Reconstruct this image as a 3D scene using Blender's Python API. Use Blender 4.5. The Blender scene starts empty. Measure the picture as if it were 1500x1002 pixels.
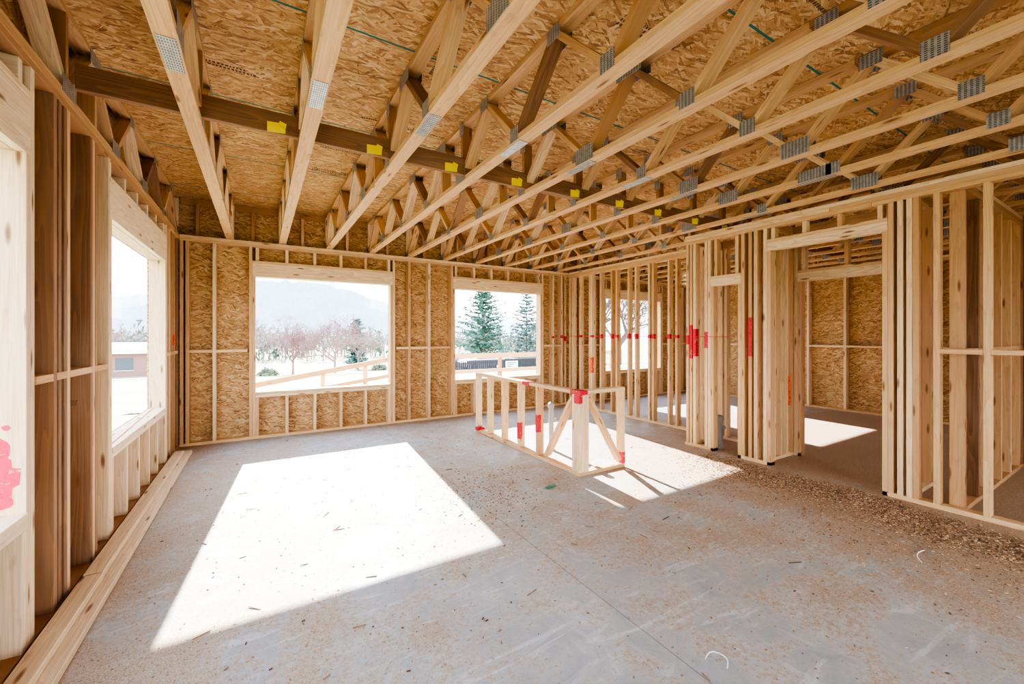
import bpy, math, random
from mathutils import Vector, Matrix, noise as mnoise
random.seed(7)
S=bpy.context.scene
COL=S.collection

# ------------------------------------------------------------------ node helpers
class NT:
    def __init__(s,name):
        m=bpy.data.materials.new(name); m.use_nodes=True
        s.m=m; s.t=m.node_tree; s.n=s.t.nodes; s.l=s.t.links
        s.b=s.n['Principled BSDF']; s.out=s.n['Material Output']
    def link(s,a,b): s.l.new(a,b)
    def val(s,sock,v):
        if hasattr(v,'is_linked') or isinstance(v,bpy.types.NodeSocket): s.l.new(v,sock)
        else: sock.default_value=v
    def math(s,op,a,b=0.0,c=0.0,clamp=False):
        n=s.n.new('ShaderNodeMath'); n.operation=op; n.use_clamp=clamp
        s.val(n.inputs[0],a); s.val(n.inputs[1],b)
        s.val(n.inputs[2],c); return n.outputs[0]
    def comb(s,x,y,z=0.0):
        n=s.n.new('ShaderNodeCombineXYZ')
        for i,v in enumerate((x,y,z)): s.val(n.inputs[i],v)
        return n.outputs[0]
    def sep(s,v):
        n=s.n.new('ShaderNodeSeparateXYZ'); s.l.new(v,n.inputs[0]); return n.outputs
    def noise(s,vec,scale=1,detail=3,rough=.5,dist=0):
        n=s.n.new('ShaderNodeTexNoise'); s.l.new(vec,n.inputs['Vector'])
        n.inputs['Scale'].default_value=scale; n.inputs['Detail'].default_value=detail
        n.inputs['Roughness'].default_value=rough; n.inputs['Distortion'].default_value=dist
        return n.outputs[0]
    def vor(s,vec,scale=1,feat='F1',dim='3D'):
        n=s.n.new('ShaderNodeTexVoronoi'); n.voronoi_dimensions=dim; n.feature=feat
        s.l.new(vec,n.inputs['Vector']); n.inputs['Scale'].default_value=scale; return n
    def ramp(s,f,stops,interp='LINEAR'):
        n=s.n.new('ShaderNodeValToRGB'); s.l.new(f,n.inputs[0]); cr=n.color_ramp; cr.interpolation=interp
        while len(cr.elements)<len(stops): cr.elements.new(.5)
        for e,(p,c) in zip(cr.elements,stops):
            e.position=p; e.color=(c,c,c,1) if isinstance(c,(int,float)) else (*c,1)
        return n.outputs[0]
    def mix(s,f,a,b,mode='MIX'):
        n=s.n.new('ShaderNodeMix'); n.data_type='RGBA'; n.blend_type=mode
        s.val(n.inputs[0],f)
        for i,v in ((6,a),(7,b)):
            if isinstance(v,tuple): n.inputs[i].default_value=(*v,1)
            else: s.l.new(v,n.inputs[i])
        return n.outputs[2]
    def bump(s,h,strength=.3,dist=.01):
        n=s.n.new('ShaderNodeBump'); n.inputs['Strength'].default_value=strength
        n.inputs['Distance'].default_value=dist; s.l.new(h,n.inputs['Height'])
        s.l.new(n.outputs[0],s.b.inputs['Normal'])
    def coord(s,which='Object'):
        n=s.n.new('ShaderNodeTexCoord'); return n.outputs[which]
    def base(s,c,rough=.8,metal=0):
        if isinstance(c,tuple): s.b.inputs['Base Color'].default_value=(*c,1)
        else: s.l.new(c,s.b.inputs['Base Color'])
        s.val(s.b.inputs['Roughness'],rough); s.b.inputs['Metallic'].default_value=metal

def wood(name,tones,ring=.40):
    k=NT(name); uv=k.coord('UV'); u,v,_=k.sep(uv)
    g=k.n.new('ShaderNodeNewGeometry'); r=g.outputs['Random Per Island']
    off=k.math('MULTIPLY',r,91.0)
    fine=k.noise(k.comb(k.math('MULTIPLY',u,2.5),k.math('MULTIPLY',v,160),off),1,4,.6)
    cat=k.noise(k.comb(k.math('MULTIPLY',u,.8),k.math('MULTIPLY',v,11),off),1,1.5,.4,.2)
    rings=k.math('FRACT',k.math('MULTIPLY',cat,10.0))
    rings=k.math('POWER',rings,2.0)
    col=k.ramp(r,[(0,tones[0]),(.4,tones[1]),(.75,tones[2]),(1,tones[3])])
    col=k.mix(k.math('MULTIPLY',rings,ring),col,(.46,.23,.09))
    col=k.mix(k.ramp(fine,[(.4,0.0),(.75,.42)]),col,(.34,.18,.085))
    bl=k.noise(k.comb(k.math('MULTIPLY',u,1.3),k.math('MULTIPLY',v,5),off),1.2,2)
    col=k.mix(k.ramp(bl,[(.5,0.0),(.8,.32)]),col,(.50,.36,.25))
    dirt=k.noise(k.comb(k.math('MULTIPLY',u,9),k.math('MULTIPLY',v,22),off),1,3)
    col=k.mix(k.ramp(dirt,[(.61,0.0),(.78,.4)]),col,(.24,.155,.10))
    vo=k.vor(k.comb(k.math('ADD',k.math('MULTIPLY',u,2.6),off),k.math('MULTIPLY',v,13),0.0),1,dim='2D')
    kn=k.ramp(vo.outputs['Distance'],[(.05,.9),(.10,.6),(.16,0.0)])
    kr=k.sep(vo.outputs['Color'])[0]
    kn=k.math('MULTIPLY',kn,k.math('GREATER_THAN',kr,.74))
    col=k.mix(kn,col,(.19,.08,.03))
    k.base(col,.75); k.bump(fine,.15,.003)
    return k.m

W_LIGHT=wood('pine_lumber',[(.84,.67,.45),(.80,.60,.36),(.73,.50,.27),(.62,.39,.20)])
W_PALE=wood('pale_lumber',[(.83,.70,.52),(.81,.66,.47),(.79,.62,.42),(.75,.58,.38)],.26)
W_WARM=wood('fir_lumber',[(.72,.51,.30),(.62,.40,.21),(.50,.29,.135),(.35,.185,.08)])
W_DARK=wood('shaded_brown_lumber',[(.36,.215,.12),(.28,.155,.08),(.215,.11,.055),(.16,.08,.04)])  # dark brown lumber; on the left wall studs it paints in their shade

def osb(name,plane,seams=None,dark=1.0):
    k=NT(name); x,y,z=k.sep(k.coord('Object'))
    a,b={'xy':(x,y),'xz':(x,z),'yz':(y,z)}[plane]
    wob=k.noise(k.comb(a,b),7,2)
    a2=k.math('ADD',a,k.math('MULTIPLY',wob,.06)); b2=k.math('ADD',b,k.math('MULTIPLY',wob,.05))
    val=None;
    for i,(ang,sa,sb) in enumerate([(8,10,60),(75,12,56),(-38,13,64),(128,10,62),(25,13,70),(-12,13,66)]):
        c,s_=math.cos(math.radians(ang)),math.sin(math.radians(ang))
        ua=k.math('ADD',k.math('MULTIPLY',a2,c*sa),k.math('MULTIPLY',b2,s_*sa))
        ub=k.math('ADD',k.math('MULTIPLY',a2,-s_*sb),k.math('MULTIPLY',b2,c*sb))
        vo=k.vor(k.comb(k.math('ADD',ua,i*13.7),k.math('ADD',ub,i*5.1)),1,dim='2D')
        r,g,bb=k.sep(vo.outputs['Color'])
        if i%2==0: streak=k.noise(k.comb(ua,k.math('MULTIPLY',ub,4)),1,2)
        r=k.math('ADD',k.math('MULTIPLY',r,.78),k.math('MULTIPLY',k.math('SUBTRACT',streak,.39),.8))
        if val is None: val=r
        else:
            m=k.n.new('ShaderNodeMix'); k.val(m.inputs[0],k.math('GREATER_THAN',g,.66))
            k.val(m.inputs[2],val); k.val(m.inputs[3],r); val=m.outputs[0]
    D=dark
    col=k.ramp(val,[(.0,(.14*D,.068*D,.027*D)),(.16,(.36*D,.19*D,.078*D)),(.42,(.54*D,.32*D,.14*D)),
                    (.70,(.65*D,.42*D,.20*D)),(.95,(.82*D,.62*D,.37*D))])
    big=k.noise(k.comb(a,b),1.3,4,.6)
    col=k.mix(k.ramp(big,[(.38,0.0),(.70,.42)]),col,(.38*D,.195*D,.075*D))
    if seams:
        ys,per,xs,perx=seams
        f=k.math('ABSOLUTE',k.math('SUBTRACT',k.math('FRACT',k.math('ADD',k.math('DIVIDE',k.math('SUBTRACT',b,ys),per),.5)),.5))
        f=k.math('LESS_THAN',f,.008/per)
        col=k.mix(f,col,(.02,.17,.15))
        f2=k.math('ABSOLUTE',k.math('SUBTRACT',k.math('FRACT',k.math('ADD',k.math('DIVIDE',k.math('SUBTRACT',a,xs),perx),.5)),.5))
        f2=k.math('LESS_THAN',f2,.003/perx)
        col=k.mix(f2,col,(.06,.03,.015))
    k.base(col,.8); k.bump(val,.3,.004)
    return k.m
OSB_CEIL=osb('osb_deck','xy',(3.75,1.22,.4,2.44),.94)
OSB_XZ=osb('osb_sheathing_xz','xz',None,.88)
OSB_YZ=osb('osb_sheathing_yz','yz',None,.88)

def plain(name,c,rough=.8,metal=0,var=.0):
    k=NT(name)
    n=k.noise(k.coord('Object'),9,3)
    k.base(k.mix(k.math('MULTIPLY',n,.5+var),c,tuple(min(1,q*(.75-var*.3)) for q in c)),rough,metal); return k.m

def plate_mat():
    k=NT('galvanized_nail_plate'); u,v,_=k.sep(k.coord('UV'))
    a=k.math('FRACT',k.math('DIVIDE',u,.022)); b=k.math('FRACT',k.math('DIVIDE',v,.010))
    m=k.math('MULTIPLY',k.math('LESS_THAN',a,.55),k.math('LESS_THAN',b,.5))
    n=k.noise(k.coord('Object'),30,2)
    c=k.ramp(n,[(.3,(.33,.35,.37)),(.7,(.50,.52,.55))])
    k.base(k.mix(m,c,(.10,.105,.11)),.38,.55); return k.m
PLATE=plate_mat()

def paint(name,c,thr):
    k=NT(name); n=k.noise(k.coord('Object'),26,5,.7)
    mask=k.ramp(n,[(thr-.10,0.0),(thr+.06,1.0)])
    k.base(c,.6); k.l.new(mask,k.b.inputs['Alpha']); return k.m
RED=paint('red_spray_paint',(.58,.008,.03),.42)
PINK=paint('magenta_spray_paint',(.70,.010,.08),.40)
ORANGE=paint('orange_spray_paint',(.90,.11,.01),.46)

# ------------------------------------------------------------------ mesh builder
class MB:
    def __init__(s): s.v=[];s.f=[];s.uv=[];s.mi=[]
    def obox(s,c,a,b,d,mat=0):
        c=Vector(c);a=Vector(a);b=Vector(b);d=Vector(d)
        if a.cross(b).dot(d)<0: d=-d
        i=len(s.v)
        for sa in(-1,1):
            for sb in(-1,1):
                for sd in(-1,1): s.v.append(c+a*sa+b*sb+d*sd)
        L,B,D=a.length,b.length,d.length
        ou,ov=random.uniform(0,50),random.uniform(0,50)
        def co(k):
            sa=1 if k&4 else -1; sb=1 if k&2 else -1; sd=1 if k&1 else -1
            return sa*L,sb*B,sd*D
        for fc,kind in (((0,1,3,2),'a'),((4,6,7,5),'a'),((0,4,5,1),'b'),((2,3,7,6),'b'),((0,2,6,4),'d'),((1,5,7,3),'d')):
            s.f.append([i+q for q in fc]); s.mi.append(mat)
            for q in fc:
                x,y,z=co(q)
                if kind=='a': s.uv.append((y+ou,z+ov))
                elif kind=='b': s.uv.append((x+ou,z+ov+.3))
                else: s.uv.append((x+ou,y+ov+.7))
    def box(s,x0,x1,y0,y1,z0,z1,mat=0):
        c=((x0+x1)/2,(y0+y1)/2,(z0+z1)/2)
        ax=[Vector((abs(x1-x0)/2,0,0)),Vector((0,abs(y1-y0)/2,0)),Vector((0,0,abs(z1-z0)/2))]
        ax.sort(key=lambda q:-q.length); s.obox(c,*ax,mat=mat)
    def beam(s,p0,p1,w,t,side,mat=0):
        p0=Vector(p0);p1=Vector(p1);a=(p1-p0)/2
        b=Vector(side); b=(b-a*(b.dot(a)/a.length_squared)).normalized()
        d=a.cross(b).normalized()
        s.obox((p0+p1)/2,a,b*w/2,d*t/2,mat)
    def tube(s,p0,p1,r0,r1,n=6,mat=0):
        p0=Vector(p0);p1=Vector(p1);a=(p1-p0)
        if a.length<1e-6:return
        a.normalize(); b=a.orthogonal().normalized(); d=a.cross(b); i=len(s.v)
        for k in range(n):
            t=2*math.pi*k/n; q=b*math.cos(t)+d*math.sin(t)
            s.v.append(p0+q*r0); s.v.append(p1+q*r1)
        for k in range(n):
            k2=(k+1)%n; s.f.append([i+2*k,i+2*k2,i+2*k2+1,i+2*k+1]); s.mi.append(mat)
            s.uv+= [(0,0)]*4
    def poly(s,pts,mat=0):
        i=len(s.v); s.v+= [Vector(p) for p in pts]; s.f.append(list(range(i,i+len(pts)))); s.mi.append(mat)
        s.uv+= [(p[0],p[1]) for p in pts]
    def make(s,name,mats,parent=None,bevel=0,smooth=False):
        me=bpy.data.meshes.new(name); me.from_pydata([tuple(p) for p in s.v],[],s.f)
        ul=me.uv_layers.new(name='UVMap')
        flat=[q for p in s.uv for q in p]; ul.data.foreach_set('uv',flat)
        for m in mats: me.materials.append(m)
        me.polygons.foreach_set('material_index',s.mi)
        if smooth: me.polygons.foreach_set('use_smooth',[True]*len(s.f))
        me.update()
        o=bpy.data.objects.new(name,me); COL.objects.link(o)
        if parent: o.parent=parent
        if bevel:
            b=o.modifiers.new('edge_ease','BEVEL'); b.width=bevel; b.segments=1; b.limit_method='ANGLE'
        return o
def empty(name):
    e=bpy.data.objects.new(name,None); COL.objects.link(e); e.empty_display_size=.2; return e

# ------------------------------------------------------------------ dimensions
T=.038; ZT=2.70; DECK=3.20
XL=-.88; YB=6.64; XR=9.30; YF=-4.0; XP=4.72; XQ=5.40

# ------------------------------------------------------------------ floor
def floor_mat():
    k=NT('dusty_concrete_slab'); co=k.coord('Object'); x,y,z=k.sep(co)
    n1=k.noise(co,.85,5,.62,.4); n2=k.noise(co,2.6,6,.66,.8); n3=k.noise(co,34,4,.75); n4=k.noise(co,140,3,.75)
    col=k.ramp(n2,[(.28,(.30,.31,.32)),(.5,(.40,.41,.42)),(.72,(.51,.525,.545))])
    wet=k.noise(co,1.7,5,.6,1.0)
    col=k.mix(k.ramp(wet,[(.57,0.0),(.62,.35),(.66,.12)]),col,(.28,.29,.305))
    st=k.noise(k.comb(k.math('MULTIPLY',x,1.5),k.math('MULTIPLY',y,7)),1.3,4,.6,1.5)
    col=k.mix(k.ramp(st,[(.55,0.0),(.66,.55)]),col,(.60,.62,.66))
    st2=k.noise(k.comb(k.math('MULTIPLY',x,6),k.math('MULTIPLY',y,2)),1.1,5,.7,1.0)
    col=k.mix(k.ramp(st2,[(.58,0.0),(.70,.40)]),col,(.57,.59,.63))
    g=k.math('MULTIPLY',k.math('SUBTRACT',x,2.6),.34,clamp=True)
    gy=k.math('SUBTRACT',1.0,k.math('MULTIPLY',k.math('SUBTRACT',y,2.6),.5,clamp=True),clamp=True)
    g=k.math('MULTIPLY',g,gy)
    gl=k.math('MULTIPLY',k.math('SUBTRACT',1.1,x),.10,clamp=True)
    # dense windrow in front of the partition
    wr=k.math('SUBTRACT',1.0,k.math('MULTIPLY',k.math('ABSOLUTE',k.math('SUBTRACT',k.math('SUBTRACT',x,4.28),k.math('MULTIPLY',k.math('SUBTRACT',n2,.5),1.2))),2.6),clamp=True)
    wr=k.math('MULTIPLY',wr,gy)
    dens=k.math('ADD',k.math('ADD',n1,k.math('MULTIPLY',g,.46)),gl)
    dens=k.math('ADD',dens,k.math('MULTIPLY',wr,.30))
    dens=k.math('ADD',dens,k.math('MULTIPLY',k.math('SUBTRACT',n3,.5),1.0))
    dens=k.math('ADD',dens,k.math('MULTIPLY',k.math('SUBTRACT',n2,.5),1.2))
    dens=k.math('ADD',dens,k.math('MULTIPLY',k.math('SUBTRACT',n4,.5),.9))
    sd=k.ramp(dens,[(.41,0.0),(.56,.66),(.82,.98)])
    sc=k.ramp(n4,[(.34,(.18,.11,.062)),(.5,(.39,.265,.165)),(.66,(.62,.46,.32))])
    col=k.mix(k.math('MULTIPLY',sd,.92),col,sc)
    cr=k.noise(co,64,3,.7); cm=k.math('MULTIPLY',k.ramp(cr,[(.60,0.0),(.64,1.0)]),k.ramp(dens,[(.38,.12),(.7,.95)]))
    col=k.mix(cm,col,(.15,.09,.05))
    for src,pos in ((x,1.57),(y,4.35)):
        d=k.math('ABSOLUTE',k.math('SUBTRACT',src,k.math('ADD',pos,k.math('MULTIPLY',k.math('SUBTRACT',n2,.5),.006))))
        col=k.mix(k.math('MULTIPLY',k.math('LESS_THAN',d,.003),.55 if src is x else .2),col,(.10,.09,.08))
    k.base(col,k.math('SUBTRACT',.74,k.math('MULTIPLY',k.math('SUBTRACT',1.0,sd),.18)))
    h=k.math('ADD',k.math('MULTIPLY',n3,.5),k.math('MULTIPLY',sd,.5))
    k.bump(h,.4,.006); return k.m
FLOOR=floor_mat()
m=MB(); m.box(XL-.16,XR+.16,YF-.2,YB+.16,-.2,0); m.make('floor',[FLOOR])

# ------------------------------------------------------------------ walls
WIN=[0]
def wall(name,axis,s0,s1,n0,dirn,depth,openings=(),studs=None,spacing=.406,sheath=None,block=None,
         plates=2,zt=ZT,mat=W_LIGHT,mat2=None,matw=None,upper=False,headh=.235,ext=0.0):
    e=empty(name)
    def put(mb,a0,a1,m0,m1,z0,z1,mi=0):
        q0,q1=sorted((n0+dirn*m0,n0+dirn*m1))
        if axis=='x': mb.box(a0,a1,q0,q1,z0,z1,mi)
        else: mb.box(q0,q1,a0,a1,z0,z1,mi)
    fr=MB(); pt=zt-plates*T
    for i in range(plates):
        c=s0
        L=random.uniform(2.6,3.6) if plates>1 else 99
        while c<s1-1e-4:
            c2=min(s1,c+L); put(fr,c,c2-.002,0,depth,pt+i*T,pt+(i+1)*T-.001); c=c2; L=3.66
    segs=[];c=s0
    for o in sorted(openings):
        if o[2]<=0.01: segs.append((c,o[0])); c=o[1]
    segs.append((c,s1))
    for a,b in segs:
        if b-a>.01: put(fr,a,b,0,depth,0,T)
    if studs is None:
        studs=[];q=s0+T/2
        while q<s1-T/2: studs.append(q); q+=spacing
        studs.append(s1-T/2)
    good=[]
    for q in studs:
        if all(not(o[0]-.095<q<o[1]+.095) for o in openings):
            good.append(q); put(fr,q-T/2,q+T/2,0,depth,T,pt,random.choice((0,0,1)))
    if block:
        allp=sorted(good+[o[0]-.076 for o in openings]+[o[1]+.076 for o in openings])
        for i in range(len(allp)-1):
            a,b=allp[i]+T/2,allp[i+1]-T/2
            mid=(a+b)/2
            if b-a<.08 or b-a>.7 or any(o[0]-.08<mid<o[1]+.08 for o in openings): continue
            put(fr,a,b,0,depth,block-T/2,block+T/2)
    fr.make('framing',[mat,mat2 or W_WARM],e,.002)
    for o in openings:
        a,b,z0,z1=o[:4]; w=MB()
        for side in(-1,1):
            e0=a if side<0 else b
            put(w,*sorted((e0,e0+side*T)),0,depth,T if z0>.01 else 0,z1)
            put(w,*sorted((e0+side*T+side*.001,e0+side*2*T)),0,depth,T,pt)
        put(w,a-T,b+T,0,T*1.02,z1,z1+headh); put(w,a-T,b+T,T*1.1,depth,z1,z1+headh)
        put(w,a-T,b+T,-.004,depth,z1+headh+.001,z1+headh+T*.8)
        nn=max(1,round((b-a)/.36)); 
        for i in range(nn+1):
            q=a+T/2+(b-a-T)*i/nn
            if pt-(z1+headh+T)>.04: put(w,q-T/2,q+T/2,.012,depth,z1+headh+T*.8,pt-.001)
            if z0>.1 : put(w,q-T/2,q+T/2,0,depth,T,z0-2*T)
        if z0>.1:
            put(w,a,b,0,depth,z0-2*T,z0-T-.001); put(w,a,b,-.006,depth,z0-T,z0)
            WIN[0]+=1; w.make('window_%d'%WIN[0],[matw or mat],e,.002)
        else: w.make('door_frame',[mat],e,.002)
    if sheath:
        sh=MB(); m0,m1=depth+.001,depth+.013
        ztop=DECK+.02 if upper else zt
        c=s0-ext; s1=s1+ext
        for o in sorted(openings):
            if o[0]>c: put(sh,c,o[0],m0,m1,-.05,ztop)
            put(sh,o[0],o[1],m0,m1,o[3],ztop)
            if o[2]>.01: put(sh,o[0],o[1],m0,m1,-.05,o[2])
            c=o[1]
        if c<s1: put(sh,c,s1,m0,m1,-.05,ztop)
        sh.make('osb_sheathing',[sheath],e)
    return e,put

WZ0,WZ1=.64,2.225
wb,putb=wall('wall_back','x',XL,XR,YB,1,.14,
     [(-.06,1.77,WZ0,WZ1),(2.89,4.70,WZ0,WZ1),(6.45,8.25,WZ0,WZ1)],
     studs=[-.86,-.80,-.52,2.08,2.42,5.02,5.24,5.33,5.8,6.15,8.7,9.1,9.28],
     sheath=OSB_XZ,block=1.21,upper=True,mat=W_LIGHT,headh=.185,ext=.153)
r=MB(); r.box(XL,XR,YB+.10,YB+.138,DECK-.09,DECK-.002)
x=-.35-.61
while x<XR:
    r.box(x+.24,x+.278,YB+.05,YB+.138,ZT,DECK-.09); x+=.61
r.make('rim_ribbon',[W_WARM],wb,.002)
wl,putl=wall('wall_left','y',YF,YB,XL,-1,.14,
     [(-1.9,-.1,WZ0,WZ1),(.80,2.66,WZ0,WZ1),(3.88,5.76,WZ0,WZ1)],
     studs=[-4+T/2,-3.5,-3.1,-2.7,-2.3,.2,.42,2.96,3.13,3.52,6.02,6.30,6.56],
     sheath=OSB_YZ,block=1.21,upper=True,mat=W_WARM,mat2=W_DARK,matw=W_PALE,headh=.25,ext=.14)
d=MB()
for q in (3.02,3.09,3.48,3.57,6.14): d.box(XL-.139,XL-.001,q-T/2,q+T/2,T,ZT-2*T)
d.make('shade_painted_studs',[W_DARK],wl,.002)  # studs coloured dark to carry the shade of the left wall
wall('wall_front','x',XL,XR,YF,-1,.14,[(.2,3.4,0,2.3)],spacing=.61)  # unseen rear wall, left open and unsheathed so skylight reaches the room
m=MB(); m.box(5.6,8.0,YF-.155,YF-.142,-.05,DECK); m.make('light_blocking_sheet',[OSB_XZ])  # unseen sheet behind the camera, added to darken the right rooms
wall('wall_right','y',YF,YB,XR,1,.14,[(-3.2,-1.2,WZ0,WZ1)],spacing=.61,sheath=OSB_YZ,block=1.21,upper=True)  # its opening is out of view, put in to let light enter
wall('partition_recessed','y',3.42,YB,XQ,1,.09,studs=[3.5,3.62,3.84,4.06,4.20,4.50,4.58,4.86,5.02,5.30,5.42,5.70,5.95,6.0,6.28,6.5,6.6],plates=3)
wall('partition_jog','x',XP+.09,XQ+.09,3.33,1,.09,spacing=.2,plates=3)
wn,putn=wall('partition_near','y',-1.2,3.42,XP,1,.09,
     [(2.72,3.02,0,2.02),(1.42,2.36,0,2.34)],
     studs=[-1.18,-.8,-.4,0,.30,.80,1.075,1.20,1.24,1.30,2.52,2.58,3.12,3.28,3.33,3.38],
     plates=3,headh=.09)
wall('partition_passage','x',XP+.09,XQ+.09,2.44,1,.09,studs=[4.87,4.98,5.12,5.26,5.40,5.46],plates=3)
wall('partition_passage','x',XP+.09,XQ+.09,1.34,-1,.09,studs=[4.84,5.05,5.35,5.46],plates=3)
wall('partition_inner','y',1.34,3.33,XQ,1,.09,[(1.50,2.36,0,2.05)],studs=[2.55,2.8,2.95,3.1,3.28],plates=3,headh=.10)
wall('partition_cross','x',XP+.09,XR,1.02,-1,.09,spacing=.406,plates=3,block=1.29,mat=W_WARM,mat2=W_DARK)
wall('partition_cross','x',XP+.09,7.6,-.10,-1,.09,spacing=.406,plates=3,block=1.29,mat=W_WARM,mat2=W_DARK)
wall('partition_hall','y',-.1,.93,7.0,1,.09,spacing=.25,plates=3,block=1.29,mat=W_WARM,mat2=W_DARK)
r=MB()
r.box(XP+.001,XP+.088,.32,.78,1.27,1.308); r.box(XP+.001,XP+.088,.82,1.055,1.27,1.308)
r.make('rail',[W_LIGHT],wn,.002)

# paint marks
p=MB()
for q in [3.5,3.62,3.84,4.06,4.20,4.50,4.58,4.86,5.02,5.30,5.42,5.70,5.95,6.28]:
    h=random.uniform(.02,.045); p.box(XQ-.003,XQ+.05,q-T/2-.0015,q+T/2+.0015,1.40-h,1.40+h)
for q,z0,z1 in ((3.33,1.12,1.55),(3.28,1.15,1.5),(3.12,1.26,1.46),(3.38,1.3,1.42)): p.box(XP-.002,XP+.06,q-T/2-.0015,q+T/2+.0015,z0,z1)
p.box(XP-.002,XP+.05,2.58-T/2,2.58+.021,1.18,1.62)
for q,z0,z1 in ((5.24,1.36,1.42),(5.33,1.3,1.4),(5.02,1.36,1.4)): p.box(q-T/2-.002,q+T/2+.002,YB-.003,YB+.03,z0,z1)
p.box(XQ-.003,XQ+.05,5.95-.02,5.95+.05,.7,1.0,1)
p.box(XP+.55,XP+.6,2.438,2.46,.6,.95,1)
p.make('spray_paint_marks',[RED,ORANGE],wn)
p=MB(); p.box(XQ-.006,XQ-.003,3.43,YB-.01,1.396,1.404); p.box(XP-.006,XP-.003,2.75,3.4,1.397,1.403); p.make('red_string_line',[plain('red_string',(.6,.02,.04))],wn)
def splat(name,pts,parent,mat):
    q=MB()
    for (c,a,b,rr) in pts:
        c=Vector(c);a=Vector(a);b=Vector(b)
        q.poly([c+(a*math.cos(t*math.pi/10)+b*math.sin(t*math.pi/10))*rr*random.uniform(.75,1.2) for t in range(20)])
    return q.make(name,[mat],parent)
splat('red_paint_mark',[((XL-.075,2.659,.80),(1,0,0),(0,0,1.9),.052),((XL-.085,2.6585,.92),(1,0,0),(0,0,1.8),.034),((XL-.085,2.658,.70),(1,0,0),(0,0,1),.042),((XL-.06,2.6575,1.02),(1,0,0),(0,0,.8),.014)],wl,PINK)
p=MB(); p.box(XL-.05,XL+.002,6.30-T/2-.002,6.30+T/2+.002,1.3,1.42,0); p.make('orange_paint_mark',[ORANGE],wl)
p=MB(); p.beam((XL-.03,3.9,WZ0+.003),(XL-.10,5.74,WZ0+.003),.006,.002,(1,0,0)); p.make('red_chalk_line',[plain('red_chalk',(.8,.05,.06))],wl)
INK=plain('stamp_ink',(.10,.06,.035))
p=MB()
def stamp_y(x,y,z):
    for row in range(3):
        q=0
        while q<.05: w=random.uniform(.004,.009); p.box(x+q*.6,x+(q+w)*.6,y-.0008,y-.0001,z+row*.012,z+row*.012+.007); q+=w+.004
for q,z in ((3.09,2.0),(3.57,1.7),(3.48,1.0)): stamp_y(XL-.09,q-T/2,z)
p.make('grade_stamps',[INK],wl)

# ------------------------------------------------------------------ ceiling deck + trusses
m=MB(); m.box(XL-.155,XR+.155,YF-.2,YB+.155,DECK,DECK+.02); ceil=m.make('ceiling',[OSB_CEIL])
st=MB()
for k in range(30):
    cx=random.uniform(-.6,4.6); cy=random.uniform(.8,6); ang=random.choice((0,0,math.pi/2))
    for row in range(random.choice((1,2,3))):
        q=0; LL=random.uniform(.2,.5)
        while q<LL:
            w=random.uniform(.006,.018)
            px,py=q+w/2,row*.032
            X=cx+px*math.cos(ang)-py*math.sin(ang); Y=cy+px*math.sin(ang)+py*math.cos(ang)
            hw,hh=(w/2,.009) if ang==0 else (.009,w/2)
            st.box(X-hw,X+hw,Y-hh,Y+hh,DECK-.0012,DECK-.0004); q+=w+.008
st.make('printed_stamps',[INK],ceil)

def truss(x,phase,sp=2.42):
    t=MB(); hw=.0445; zb=ZT; zt=DECK-.001; y1=YB+.09; y0=YF
    splits=[y0,sp,y1]
    for a,b in zip(splits[:-1],splits[1:]):
        t.box(x-hw,x+hw,a+.001,b-.001,zb+.001,zb+T)
    for a,b in zip([y0,sp-1.3,y1],[sp-1.302,y1]):
        t.box(x-hw,x+hw,a,b,zt-T,zt,2)
    t.box(x-hw,x+hw,y1-T,y1,zb+T,zt-T)
    y=y1-.10; P=.86; k=0
    def plate(yc,zc,w,h):
        for sd in(-1,1): 
            xx=x+sd*(hw+.0012); t.obox((xx,yc,zc),(0,w/2,0),(0,0,h/2),(.001,0,0),1)
    plate(y1-.07,zb+.05,.13,.09)
    up=True
    while y-P/2>y0+.3:
        ya,yb=y,y-P/2
        za,zc=(zb+T,zt-T) if up else (zt-T,zb+T)
        t.beam((x,ya,za-.004 if up else za+.004),(x,yb,zc+.004 if up else zc-.004),.088,T,(1,0,0),random.choice((0,0,2,2,3)))
        big=random.random()
        ww=.10+.09*(big>.7)
        if up: plate(yb,zt-.05,ww+.02,.085)
        else: plate(yb,zb+.05+.01*(big>.7),ww,.095+.02*(big>.7))
        y=yb; up=not up; k+=1
        if k in(7,): 
            t.box(x-hw+.001,x+hw-.001,y-T/2,y+T/2,zb+T,zt-T,2)
    yv=3.145
    t.box(x-hw+.001,x+hw-.001,yv,yv+T,zb+T,zt-T,2)
    t.obox((x-hw-.0012,yv+.02,zt-.06),(0,.04,0),(0,0,.055),(.001,0,0),1)
    t.obox((x,sp,zb-.0012),(0,.14,0),(.036,0,0),(0,0,.0012),1)
    if sp<2: plate(sp,zb+.045,.24,.09)
    return t.make('floor_truss',[W_LIGHT,PLATE,W_WARM,W_DARK],None,.002)
x=-.96;i=0
while x<XR+.1:
    sp=2.42 if i%2 or i<7 else 1.6
    truss(x if i else XL-.06,i,sp); x+=.61; i+=1

m=MB()
m.box(XL+.03,2.6,3.10,3.138,ZT+T+.001,ZT+T+.14); m.box(2.2,6.0,3.06,3.098,ZT+T+.001,ZT+T+.14,0); m.box(5.9,9.2,3.10,3.138,ZT+T+.001,ZT+T+.14)
m.make('strongback_board',[W_DARK],None,.002)
TAG=plain('yellow_tag_paper',(1,.82,.0),.7)
m=MB()
for k in range(1,12):
    xx=-.35+.61*k-.15+random.uniform(-.03,.03)
    yb=3.055 if 2.2<xx<6 else 3.096
    m.obox((xx,yb,ZT+.075),(.052,0,.004),(0,0,.032),(0,.0015,0)); m.obox((xx+.035,yb-.003,ZT+.095),(.02,0,-.006),(.004,0,.02),(0,.001,0))
m.make('yellow_truss_tag',[TAG])

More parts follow.
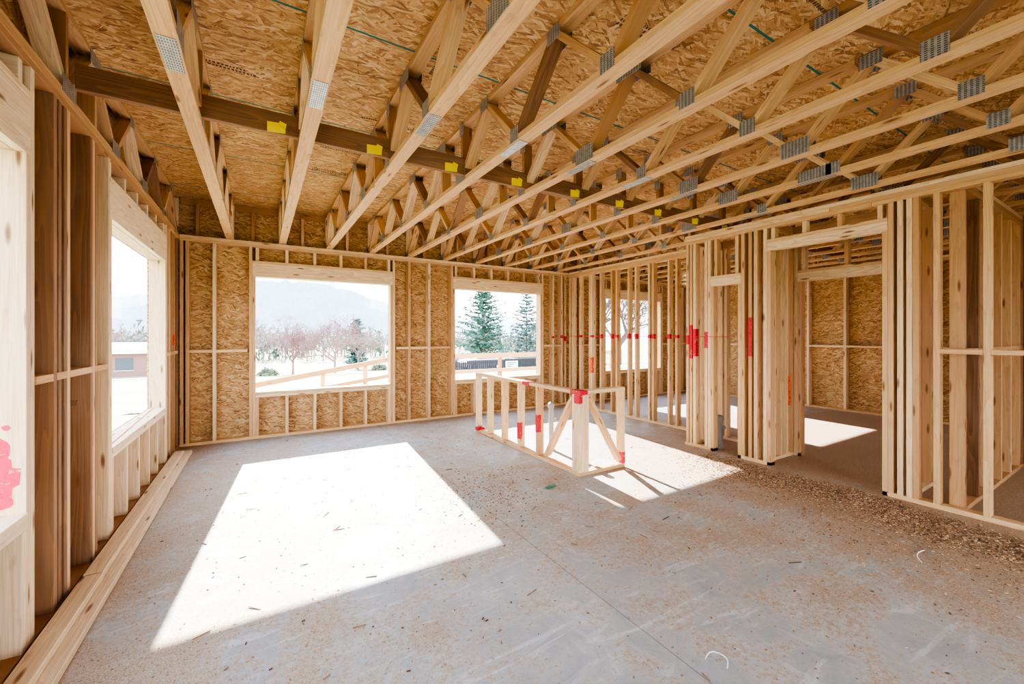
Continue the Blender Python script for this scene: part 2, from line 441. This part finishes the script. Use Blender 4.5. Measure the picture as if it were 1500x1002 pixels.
# ------------------------------------------------------------------ floor boards at left wall
m=MB(); m.box(XL+.025,XL+.175,-1.2,6.25,.001,.039); m.box(XL+.03,XL+.118,-.6,3.2,.0395,.077); m.box(XL+.028,XL+.115,3.22,6.1,.0395,.077)
m.make('lumber_board',[W_PALE],None,.003)

# ------------------------------------------------------------------ knee wall
kx0,kx1=2.72,3.36; ky0,ky1=3.17,5.50; kz=.86
m=MB()
w=.089
m.box(kx0,kx0+w,ky0,ky1,0.001,T)
m.box(kx0+w+.001,kx1,ky0,ky0+w,0.001,T)
m.box(kx0-.003,kx0+w+.003,ky0-.02,ky1,kz-T,kz)
m.box(kx0+w+.004,kx1+.003,ky0,ky0+w,kz-T,kz)
for q in (ky1-T,ky1-.40,ky1-.80,ky1-1.20,ky1-1.60): m.box(kx0,kx0+w,q,q+T,T,kz-T)
for a in (0,T+.001,2*T+.002): m.box(kx0,kx0+w,ky0+a,ky0+a+T,T,kz-T)
m.box(kx0+w+.001,kx0+w+T,ky0,ky0+w,T,kz-T)
m.box(kx1-T,kx1,ky0,ky0+w,T,kz-T)
m.beam((kx0+.045,ky0+.13,kz-T-.03),(kx0+.045,ky0+.60,T+.03),.086,T,(1,0,0))
m.beam((kx0+w+T+.02,ky0+.045,kz-T-.04),(kx1-T-.02,ky0+.045,T+.04),.086,T,(0,1,0))
kn=m.make('knee_wall',[W_LIGHT],None,.002)
p=MB()
def pk(*a): p.box(*a)
pk(kx0-.004,kx0+w+.002,ky0-.023,ky0+.14,kz-T-.002,kz+.002); pk(kx0-.002,kx0+.04,ky0-.003,ky0+.08,kz-.13,kz-T)
pk(kx0-.002,kx0+.05,ky1-1.202,ky1-1.20+T+.002,.14,.34); pk(kx0-.002,kx0+.05,ky1-1.602,ky1-1.6+T+.002,.30,.5)
pk(kx1-T-.002,kx1+.002,ky0-.002,ky0+.05,.04,.16); pk(kx0-.004,kx0+w,ky1-.12,ky1+.002,.02,.07)
pk(kx0-.005,kx0+w+.002,ky0+.9,ky0+1.05,kz-T-.002,kz+.002)
p.make('red_paint',[RED],kn)
def stub(x,y,h,r):
    m=MB(); m.tube((0,0,0),(0,0,h),r,r,14); m.tube((0,0,h),(0,0,h+.05),r*1.35,r*1.35,14); m.tube((0,0,h+.05),(0,0,h+.07),r*1.35,r*.4,14); m.tube((0,0,0),(0,0,.02),r*1.7,r*1.1,14)
    m.tube((0,0,h*.7),(r*2.6,0,h*.7),r*.6,r*.6,10)
    o=m.make('pipe_stub',[plain('grey_pipe_%d'%int(h*100),(.35,.35,.34),.5)]); o.location=(x,y,0.001)
stub(3.08,4.12,.52,.03); stub(4.97,3.10,.34,.04)

# ------------------------------------------------------------------ debris
def chips():
    m=MB()
    def chip(x,y,l,w,h,mi,z=0.0):
        t=random.uniform(0,math.pi); a=Vector((math.cos(t),math.sin(t),random.uniform(-.12,.12)))*l/2
        b=Vector((-math.sin(t),math.cos(t),0))*w/2; m.obox((x,y,z+h/2+.001),a,b,(0,0,h/2),mi)
    def bad(x,y): return x>4.68 or x<-.64 or (2.66<x<3.42 and 3.12<y<5.55)
    # low windrows of swept sawdust along the partition
    def cy(y): return 4.36-.17*max(0,1.3-y)+.05*math.sin(y*5)
    def hgt(x,y):
        d=(x-cy(y))/.24; b=math.exp(-d*d)*max(0,min(1,(3.0-y)*1.5))*max(0,min(1,(y+.5)*2))
        n=mnoise.fractal(Vector((x*5,y*5,0)),.8,2,4)*.5+.5
        return .045*b*max(0,n-.25)+.012*b*(mnoise.noise(Vector((x*40,y*40,3))))-.004
    nx,ny=34,170; xs=[3.55+(4.70-3.55)*i/nx for i in range(nx+1)]; ys=[-.5+3.6*j/ny for j in range(ny+1)]
    i0=len(m.v)
    for yv in ys:
        for xv in xs: m.v.append(Vector((xv,yv,hgt(xv,yv))))
    for j in range(ny):
        for i in range(nx):
            a=i0+j*(nx+1)+i; m.f.append([a,a+1,a+nx+2,a+nx+1]); m.mi.append(4); m.uv+=[(0,0)]*4
    for i in range(12000):
        u=random.random()
        if u<.66:
            y=random.triangular(-.3,3.2,1.2); x=XP-.08-abs(random.gauss(0,.55))-.15*max(0,1.5-y)
        elif u<.75: x=random.gauss(4.3,.25); y=random.gauss(1.9,.6)
        elif u<.82: x=random.gauss(1.75,.22); y=random.gauss(3.3,.3)
        else: x=random.uniform(-.6,4.6); y=random.uniform(.3,6.4)
        if bad(x,y): continue
        s=random.choice((.003,.004,.005,.007)) 
        chip(x,y,s*random.uniform(1,2.6),s*.8,s*.5,random.choice((0,1,1,3,2)),max(0,hgt(x,y)))
    for i in range(5000):
        y=random.triangular(-.2,3.1,1.3); x=cy(y)+random.gauss(0,.13)
        if x<4.66: chip(x,y,.013,.007,.005,random.choice((0,1,3,1,2)),max(0,hgt(x,y)))
    for i in range(80):
        x,y=random.uniform(-.4,4.5),random.uniform(.6,5.5)
        if not bad(x,y) and not bad(x+.08,y+.08): chip(x,y,random.uniform(.03,.09),.005,.004,random.choice((1,2,1)))
    k=NT('swept_sawdust'); n=k.noise(k.coord('Object'),55,4,.75)
    k.base(k.ramp(n,[(.35,(.16,.095,.055)),(.5,(.37,.25,.155)),(.66,(.60,.45,.31))]),.95); k.bump(n,.8,.01)
    m.make('sawdust_debris',[plain('sawdust_chip',(.58,.41,.26)),plain('bark_chip',(.32,.19,.11)),plain('dark_splinter',(.13,.075,.045)),plain('tan_chip',(.42,.28,.17)),k.m])
chips()
def cable(name,pts,r,c):
    cu=bpy.data.curves.new(name,'CURVE'); cu.dimensions='3D'; cu.bevel_depth=r; cu.bevel_resolution=2
    s=cu.splines.new('NURBS'); s.points.add(len(pts)-1); s.use_endpoint_u=True; s.order_u=3
    for q,pp in zip(s.points,pts): q.co=(*pp,1)
    o=bpy.data.objects.new(name,cu); COL.objects.link(o); cu.materials.append(plain(name+'_plastic',c,.5)); return o
cable('wire_scrap',[(1.66,1.10,.004),(1.71,1.12,.01),(1.75,1.08,.004),(1.74,1.04,.004),(1.69,1.02,.006)],.0025,(.85,.85,.84))
cable('wire_scrap',[(3.5,.86,.012),(3.58,.93,.016),(3.7,.90,.014)],.003,(.85,.85,.84))
m=MB(); m.obox((2.30,3.10,.008),(.05,.02,0),(-.01,.02,0),(0,0,.003)); m.obox((2.33,3.10,.014),(.03,-.01,.005),(.01,.02,0),(0,0,.003)); m.make('green_plastic_scrap',[plain('green_plastic',(.03,.20,.12),.5)])

# ------------------------------------------------------------------ outdoors
def gz(y): return -.3-.06*min(max(y-9,0),55)
ASPH=plain('pale_asphalt',(.42,.42,.42)); CONC=plain('curb_concrete',(.60,.59,.56))
def ground():
    k=NT('winter_grass'); co=k.coord('Object'); n=k.noise(co,.12,4); n2=k.noise(co,3,4,.7)
    c=k.ramp(n,[(.35,(.20,.22,.10)),(.55,(.28,.26,.15)),(.7,(.35,.31,.22))])
    k.base(k.mix(k.math('MULTIPLY',n2,.35),c,(.19,.18,.09)),.95)
    m=MB(); xs=[-400,-120,-60,-30,-15,0,15,30,60,120,400]; ys=[-300,-80,-20,9]+[12,20,35,50,64,90,150,400]
    for a,b in zip(xs[:-1],xs[1:]):
        for c0,c1 in zip(ys[:-1],ys[1:]): m.poly([(a,c0,gz(c0)),(b,c0,gz(c0)),(b,c1,gz(c1)),(a,c1,gz(c1))])
    def strip(y0,y1,x0,x1,dz,mi):
        n=4
        for i in range(n):
            a=y0+(y1-y0)*i/n; b=y0+(y1-y0)*(i+1)/n
            m.poly([(x0,a,gz(a)+dz),(x1,a,gz(a)+dz),(x1,b,gz(b)+dz),(x0,b,gz(b)+dz)],mi)
    strip(32,44,14,60,.03,1); strip(56,63,-90,90,.03,1); strip(55.4,56,-90,90,.08,2); strip(14,17,-3,40,.03,2)
    return m.make('ground',[k.m,ASPH,CONC])
GR=ground()

def interp(t,tab):
    for (a,va),(b,vb) in zip(tab[:-1],tab[1:]):
        if a<=t<=b: return va+(vb-va)*(t-a)/(b-a)
    return tab[-1][1] if t>tab[-1][0] else tab[0][1]
def ridge(name,R,tab,mat,jit,depth,step=.4,z0=-4):
    m=MB(); random.seed(3); th=-80; rows=[]
    ph=[random.uniform(0,6) for _ in range(8)]
    while th<=80:
        h=interp(th,tab)*(1+jit*sum(math.sin(th*(.9+.75*j)+ph[j])/(1+j*.4) for j in range(8))*.25)
        row=[]
        for f,hh in ((0,0),(.12,.2),(.25,.42),(.4,.62),(.6,.83),(.8,.94),(1,1),(1.8,.2)):
            r=R+depth*f; rr=random.uniform(-.02,.02)*h if 0<f<1.5 else 0
            row.append((r*math.sin(math.radians(th)),r*math.cos(math.radians(th)),z0+(h-z0)*hh+rr))
        rows.append(row); th+=step
    for a,b in zip(rows[:-1],rows[1:]):
        for i in range(7): m.poly([a[i],b[i],b[i+1],a[i+1]])
    m.make(name,[mat],GR,smooth=True)
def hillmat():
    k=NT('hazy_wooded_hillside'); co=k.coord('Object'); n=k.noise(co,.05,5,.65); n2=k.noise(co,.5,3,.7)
    c=k.ramp(n,[(.35,(.27,.32,.35)),(.65,(.35,.385,.375))]); k.base(k.mix(k.ramp(n2,[(.4,0.0),(.6,.5)]),c,(.24,.275,.29)),1); return k.m  # distance haze is mixed into the hill colours
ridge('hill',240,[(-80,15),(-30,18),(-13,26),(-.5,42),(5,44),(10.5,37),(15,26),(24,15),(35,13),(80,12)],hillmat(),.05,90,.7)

def twigcloud(m,seed,H,R,n,flat=1.0):
    random.seed(seed)
    def br(p,d,l,r,lv):
        q=p+d*l; m.tube(p,q,r,r*.6,4 if lv<2 else 3)
        if lv>=n: return
        for i in range(3 if lv else 5):
            ax=Vector((random.gauss(0,1),random.gauss(0,1),random.gauss(0,.5))).normalized()
            nd=(d+ax*(.75 if lv else .95)*R+Vector((0,0,.18*flat))).normalized()
            br(p+d*l*random.uniform(.55,1),nd,l*random.uniform(.66,.86),r*.62,lv+1)
    br(Vector((0,0,0)),Vector((0,0,1)),H*.27,H*.022,0)
def bare_tree(x,y,H,R,seed,col,mname,n=6):
    m=MB(); twigcloud(m,seed,H,R,n)
    mz=max(v.z for v in m.v); s=H/mz
    for v in m.v: v*=s
    o=m.make('bare_tree',[plain(mname,col,1)]); o.location=(x,y,gz(y)-.05); return o
bare_tree(3.0,50.8,6.6,1.3,1,(.26,.14,.14),'reddish_twigs',7)
bare_tree(6.9,48.5,6.6,1.3,2,(.28,.17,.17),'reddish_twigs_b',7)
bare_tree(10.4,54,5.6,1.1,5,(.25,.18,.16),'grey_twigs')
bare_tree(-1.6,58,7,1.1,6,(.22,.17,.16),'grey_twigs_b')
bare_tree(24.3,27,9.5,1.0,3,(.12,.09,.075),'dark_twigs')
bare_tree(31,30,9,1.0,4,(.12,.09,.075),'dark_twigs_b')
m=MB(); random.seed(21)
for i in range(420):
    th=random.uniform(-26,44); R_=random.uniform(85,150); h=random.uniform(3.5,7.5)
    bx,by=R_*math.sin(math.radians(th)),R_*math.cos(math.radians(th)); b0=Vector((bx,by,gz(by)))
    mi=random.choice((0,0,1,1,2)) 
    m.tube(b0,b0+Vector((0,0,h*.6)),.15,.08,4,mi)
    for q in range(40):
        if mi==2:
            t=random.random(); v=Vector((random.gauss(0,1),random.gauss(0,1),0))*(1-t)*h*.16+Vector((0,0,h*t))
        else:
            v=Vector((random.gauss(0,1),random.gauss(0,1),random.gauss(0,.8))).normalized()*random.random()**.5*h*.36+Vector((0,0,h*.62))
        m.poly([b0+v+Vector((random.gauss(0,.3),random.gauss(0,.3),random.gauss(0,.45))) for _ in range(3)],mi)
m.make('treeline',[plain('woods_grey',(.20,.18,.17),1),plain('woods_tan',(.25,.205,.17),1),plain('woods_green',(.11,.17,.13),1)],GR)

def pine(x,y,H,R,seed,col,dens=1.0):
    random.seed(seed); m=MB(); m.tube((0,0,0),(0,0,H),H*.018,.02,8,1)
    nl=int(24*dens)+4
    for i in range(nl):
        t=.12+.86*i/nl; z=H*t; L=R*(1-t)**.62*random.uniform(.7,1.2)+.15
        nb=7
        for j in range(nb):
            a=2*math.pi*(j+random.random()*.8)/nb; dr=Vector((math.cos(a),math.sin(a),random.uniform(.05,.42)))
            l=L*random.uniform(.6,1.15); m.tube((0,0,z),Vector((0,0,z))+dr*l,.035,.01,3,1)
            for q in range(int(26*dens)+8):
                f=random.uniform(.2,1.05); c=Vector((0,0,z))+dr*l*f
                s=.30*(.5+.5*(1-t))+.08
                pts=[c+Vector((random.gauss(0,s*.6),random.gauss(0,s*.6),random.gauss(0,s*.3))) for _ in range(3)]
                m.poly(pts,0)
    o=m.make('pine_tree',[plain('pine_needles_%d'%seed,col,1,var=.3),plain('pine_bark_%d'%seed,(.16,.11,.08))]); o.location=(x,y,gz(y)-.05)
pine(23,44.5,10.1,3.9,11,(.09,.20,.15)); pine(30.3,46,10,3.1,12,(.13,.21,.20),.65); pine(11.9,62.9,7.6,2.0,13,(.10,.20,.17),.8)
pine(19.5,55,6.0,2.0,14,(.13,.21,.16),.6); pine(34,47,8.0,2.4,15,(.14,.22,.21),.6)

def shrub(x,y,r,seed):
    random.seed(seed); m=MB()
    for i in range(500):
        v=Vector((random.gauss(0,1),random.gauss(0,1),random.gauss(0,1))).normalized()*r*random.uniform(.6,1); v.z=abs(v.z)*.8
        m.poly([v+Vector((random.gauss(0,.12),random.gauss(0,.12),random.gauss(0,.12))) for _ in range(3)])
    o=m.make('shrub',[plain('shrub_leaf_%d'%seed,(.17,.20,.13),1)]); o.location=(x,y,gz(y))
shrub(.6,47,.9,1); shrub(11.2,31,.7,2); shrub(12,50,.9,3)

def building(cx,cy,w,dp,hh,rh):
    z=gz(cy)-.1; m=MB(); m.box(cx-w/2,cx+w/2,cy-dp/2,cy+dp/2,z,z+hh,0)
    n=9
    for i in range(n):
        x=cx-w/2+w*(i+.5)/n; m.box(x-.8,x+.8,cy-dp/2-.04,cy-dp/2+.02,z+.9,z+hh-.5,1); m.box(x-.9,x+.9,cy-dp/2-.07,cy-dp/2,z+.78,z+.9,2)
    o=.6; A=[(cx-w/2-o,cy-dp/2-o,z+hh),(cx+w/2+o,cy-dp/2-o,z+hh),(cx+w/2+o,cy+dp/2+o,z+hh),(cx-w/2-o,cy+dp/2+o,z+hh)]
    B=[(cx-w/2+dp/2,cy,z+hh+rh),(cx+w/2-dp/2,cy,z+hh+rh)]
    m.poly([A[0],A[1],B[1],B[0]],2); m.poly([A[2],A[3],B[0],B[1]],2); m.poly([A[1],A[2],B[1]],2); m.poly([A[3],A[0],B[0]],2); m.poly(A,2)
    m.make('low_building',[plain('brick_wall',(.27,.15,.12)),plain('dark_glazing',(.06,.08,.1),.2),plain('pale_roof',(.42,.42,.44))])
building(-14,71,26,9,2.9,1.3)
m=MB(); FK=plain('black_fence_slats',(.03,.03,.035))
x=12.6
while x<26: m.box(x,x+.16,30,30.03,gz(30),gz(30)+.95); x+=.18
m.box(12.6,26,30.03,30.07,gz(30)+.2,gz(30)+.28); m.box(12.6,26,30.03,30.07,gz(30)+.7,gz(30)+.78)
m.make('fence',[FK])
m=MB(); m.box(17.6,18.8,29.9,29.93,gz(30)+.15,gz(30)+.8,0); m.box(17.7,17.76,29.93,29.98,gz(30)-.02,gz(30)+.8,1); m.box(18.64,18.7,29.93,29.98,gz(30)-.02,gz(30)+.8,1)
for i in range(3): m.box(17.75,18.6-.2*i,29.893,29.9,gz(30)+.62-.16*i,gz(30)+.70-.16*i,1)
m.make('yard_sign',[plain('white_sign_board',(.9,.9,.9)),plain('sign_dark',(.1,.1,.1))])
def car(x,y,c,seed,ang=0):
    m=MB(); W=.85
    prof=[(-2.2,.35),(-2.25,.75),(-2.0,.92),(-1.35,.98),(-.75,1.42),(.55,1.45),(1.2,1.0),(2.05,.86),(2.25,.65),(2.2,.35)]
    for s in(-1,1):
        pts=[(a,s*W*(1 if b<1.1 else .82),b) for a,b in prof]
        m.poly(pts if s<0 else pts[::-1],0)
    for i in range(len(prof)):
        (a,b),(c1,d)=prof[i],prof[(i+1)%len(prof)]
        wa=W*(1 if b<1.1 else .82); wb_=W*(1 if d<1.1 else .82)
        mi=1 if (b<1.1)!=(d<1.1) else 0
        m.poly([(a,-wa,b),(a,wa,b),(c1,wb_,d),(c1,-wb_,d)],mi)
    for s in(-1,1):
        m.poly([(-1.15,s*W*.985,1.04),(-.7,s*W*.85,1.37),(.5,s*W*.85,1.39),(1.05,s*W*.985,1.04)],1)
        for wx in(-1.4,1.4):
            m.tube((wx,s*(W-.18),.32),(wx,s*(W+.02),.32),.32,.32,16,2)
            m.poly([(wx+.32*math.cos(t*math.pi/8),s*(W+.02),.32+.32*math.sin(t*math.pi/8)) for t in range(16)],2)
            m.poly([(wx+.18*math.cos(t*math.pi/8),s*(W+.03),.32+.18*math.sin(t*math.pi/8)) for t in range(16)],3)
    o=m.make('car',[plain('car_paint_%d'%seed,c,.25),plain('car_glass_%d'%seed,(.06,.07,.09),.1),plain('tire_%d'%seed,(.03,.03,.03)),plain('rim_%d'%seed,(.6,.6,.62),.3,.8)])
    o.location=(x,y,gz(y)+.03); o.rotation_euler=(0,0,ang)
car(18.5,36,(.65,.65,.68),1,.1); car(23.8,36.2,(.10,.11,.14),2,-.05); car(29.0,36,(.5,.08,.06),3,0); car(17,41,(.1,.12,.2),5,.1)

m=MB()
m.beam((3.0,11,.80),(11,11,.80),.04,.14,(0,1,0)); m.beam((3.0,11,.36),(11,11,.36),.04,.09,(0,1,0))
m.beam((-.6,11,.20),(3.0,11,.80),.04,.12,(0,1,0)); m.beam((-.4,11,-.1),(3.0,11,.36),.04,.09,(0,1,0))
for xx in (3.0,4.6,6.3,8,9.6,11): m.box(xx-.045,xx+.045,11.02,11.11,gz(11)-.02,.88)
for xx,zz in ((1.3,.50),(2.3,.7)): m.box(xx-.045,xx+.045,11.02,11.11,gz(11)-.02,zz)
m.make('timber_railing',[W_WARM],None)
def hydrant(x,y):
    m=MB(); m.tube((0,0,0),(0,0,.08),.16,.16,12); m.tube((0,0,.08),(0,0,.6),.10,.10,12); m.tube((0,0,.6),(0,0,.66),.14,.13,12,1); m.tube((0,0,.66),(0,0,.78),.12,.04,12,1); m.tube((0,0,.78),(0,0,.84),.035,.035,8,1)
    m.tube((-.2,0,.45),(.2,0,.45),.055,.055,10,1); m.tube((0,-.18,.4),(0,0,.4),.07,.07,10,1)
    o=m.make('fire_hydrant',[plain('hydrant_red',(.7,.06,.04),.5),plain('hydrant_white',(.85,.85,.85),.5)]); o.location=(x,y,gz(y))
hydrant(11.35,20.0)

# ------------------------------------------------------------------ light
sun=bpy.data.lights.new('sun','SUN'); sun.energy=32; sun.angle=.009; sun.color=(1,.965,.91)
so=bpy.data.objects.new('sun',sun); COL.objects.link(so)
so.rotation_euler=Vector((-.165,-1.95,-1)).to_track_quat('-Z','Y').to_euler(); so.location=(3,20,12)
w=bpy.data.worlds.new('sky'); S.world=w; w.use_nodes=True; nt=w.node_tree; nt.nodes.clear()
tc=nt.nodes.new('ShaderNodeTexCoord'); sp=nt.nodes.new('ShaderNodeSeparateXYZ'); rp=nt.nodes.new('ShaderNodeValToRGB')
bg=nt.nodes.new('ShaderNodeBackground'); ou=nt.nodes.new('ShaderNodeOutputWorld')
nt.links.new(tc.outputs['Generated'],sp.inputs[0]); nt.links.new(sp.outputs[2],rp.inputs[0]); nt.links.new(rp.outputs[0],bg.inputs[0]); nt.links.new(bg.outputs[0],ou.inputs[0])
cr=rp.color_ramp; cr.elements[0].position=0; cr.elements[0].color=(1,1,1,1); cr.elements[1].position=.8; cr.elements[1].color=(.55,.72,1,1)
e=cr.elements.new(.25); e.color=(.88,.94,1,1)
bg.inputs[1].default_value=7.0
S.view_settings.view_transform='AgX'
S.view_settings.look='AgX - High Contrast'
S.view_settings.exposure=0.32

# ------------------------------------------------------------------ camera
cam=bpy.data.cameras.new('camera'); co=bpy.data.objects.new('camera',cam); COL.objects.link(co); S.camera=co
cam.sensor_width=36; cam.sensor_fit='HORIZONTAL'; cam.lens=36*604/1500; cam.shift_y=-10/1500; cam.clip_start=.05; cam.clip_end=2000
co.location=(0,0,1.42); co.rotation_euler=(math.radians(90),0,math.radians(-31.35))
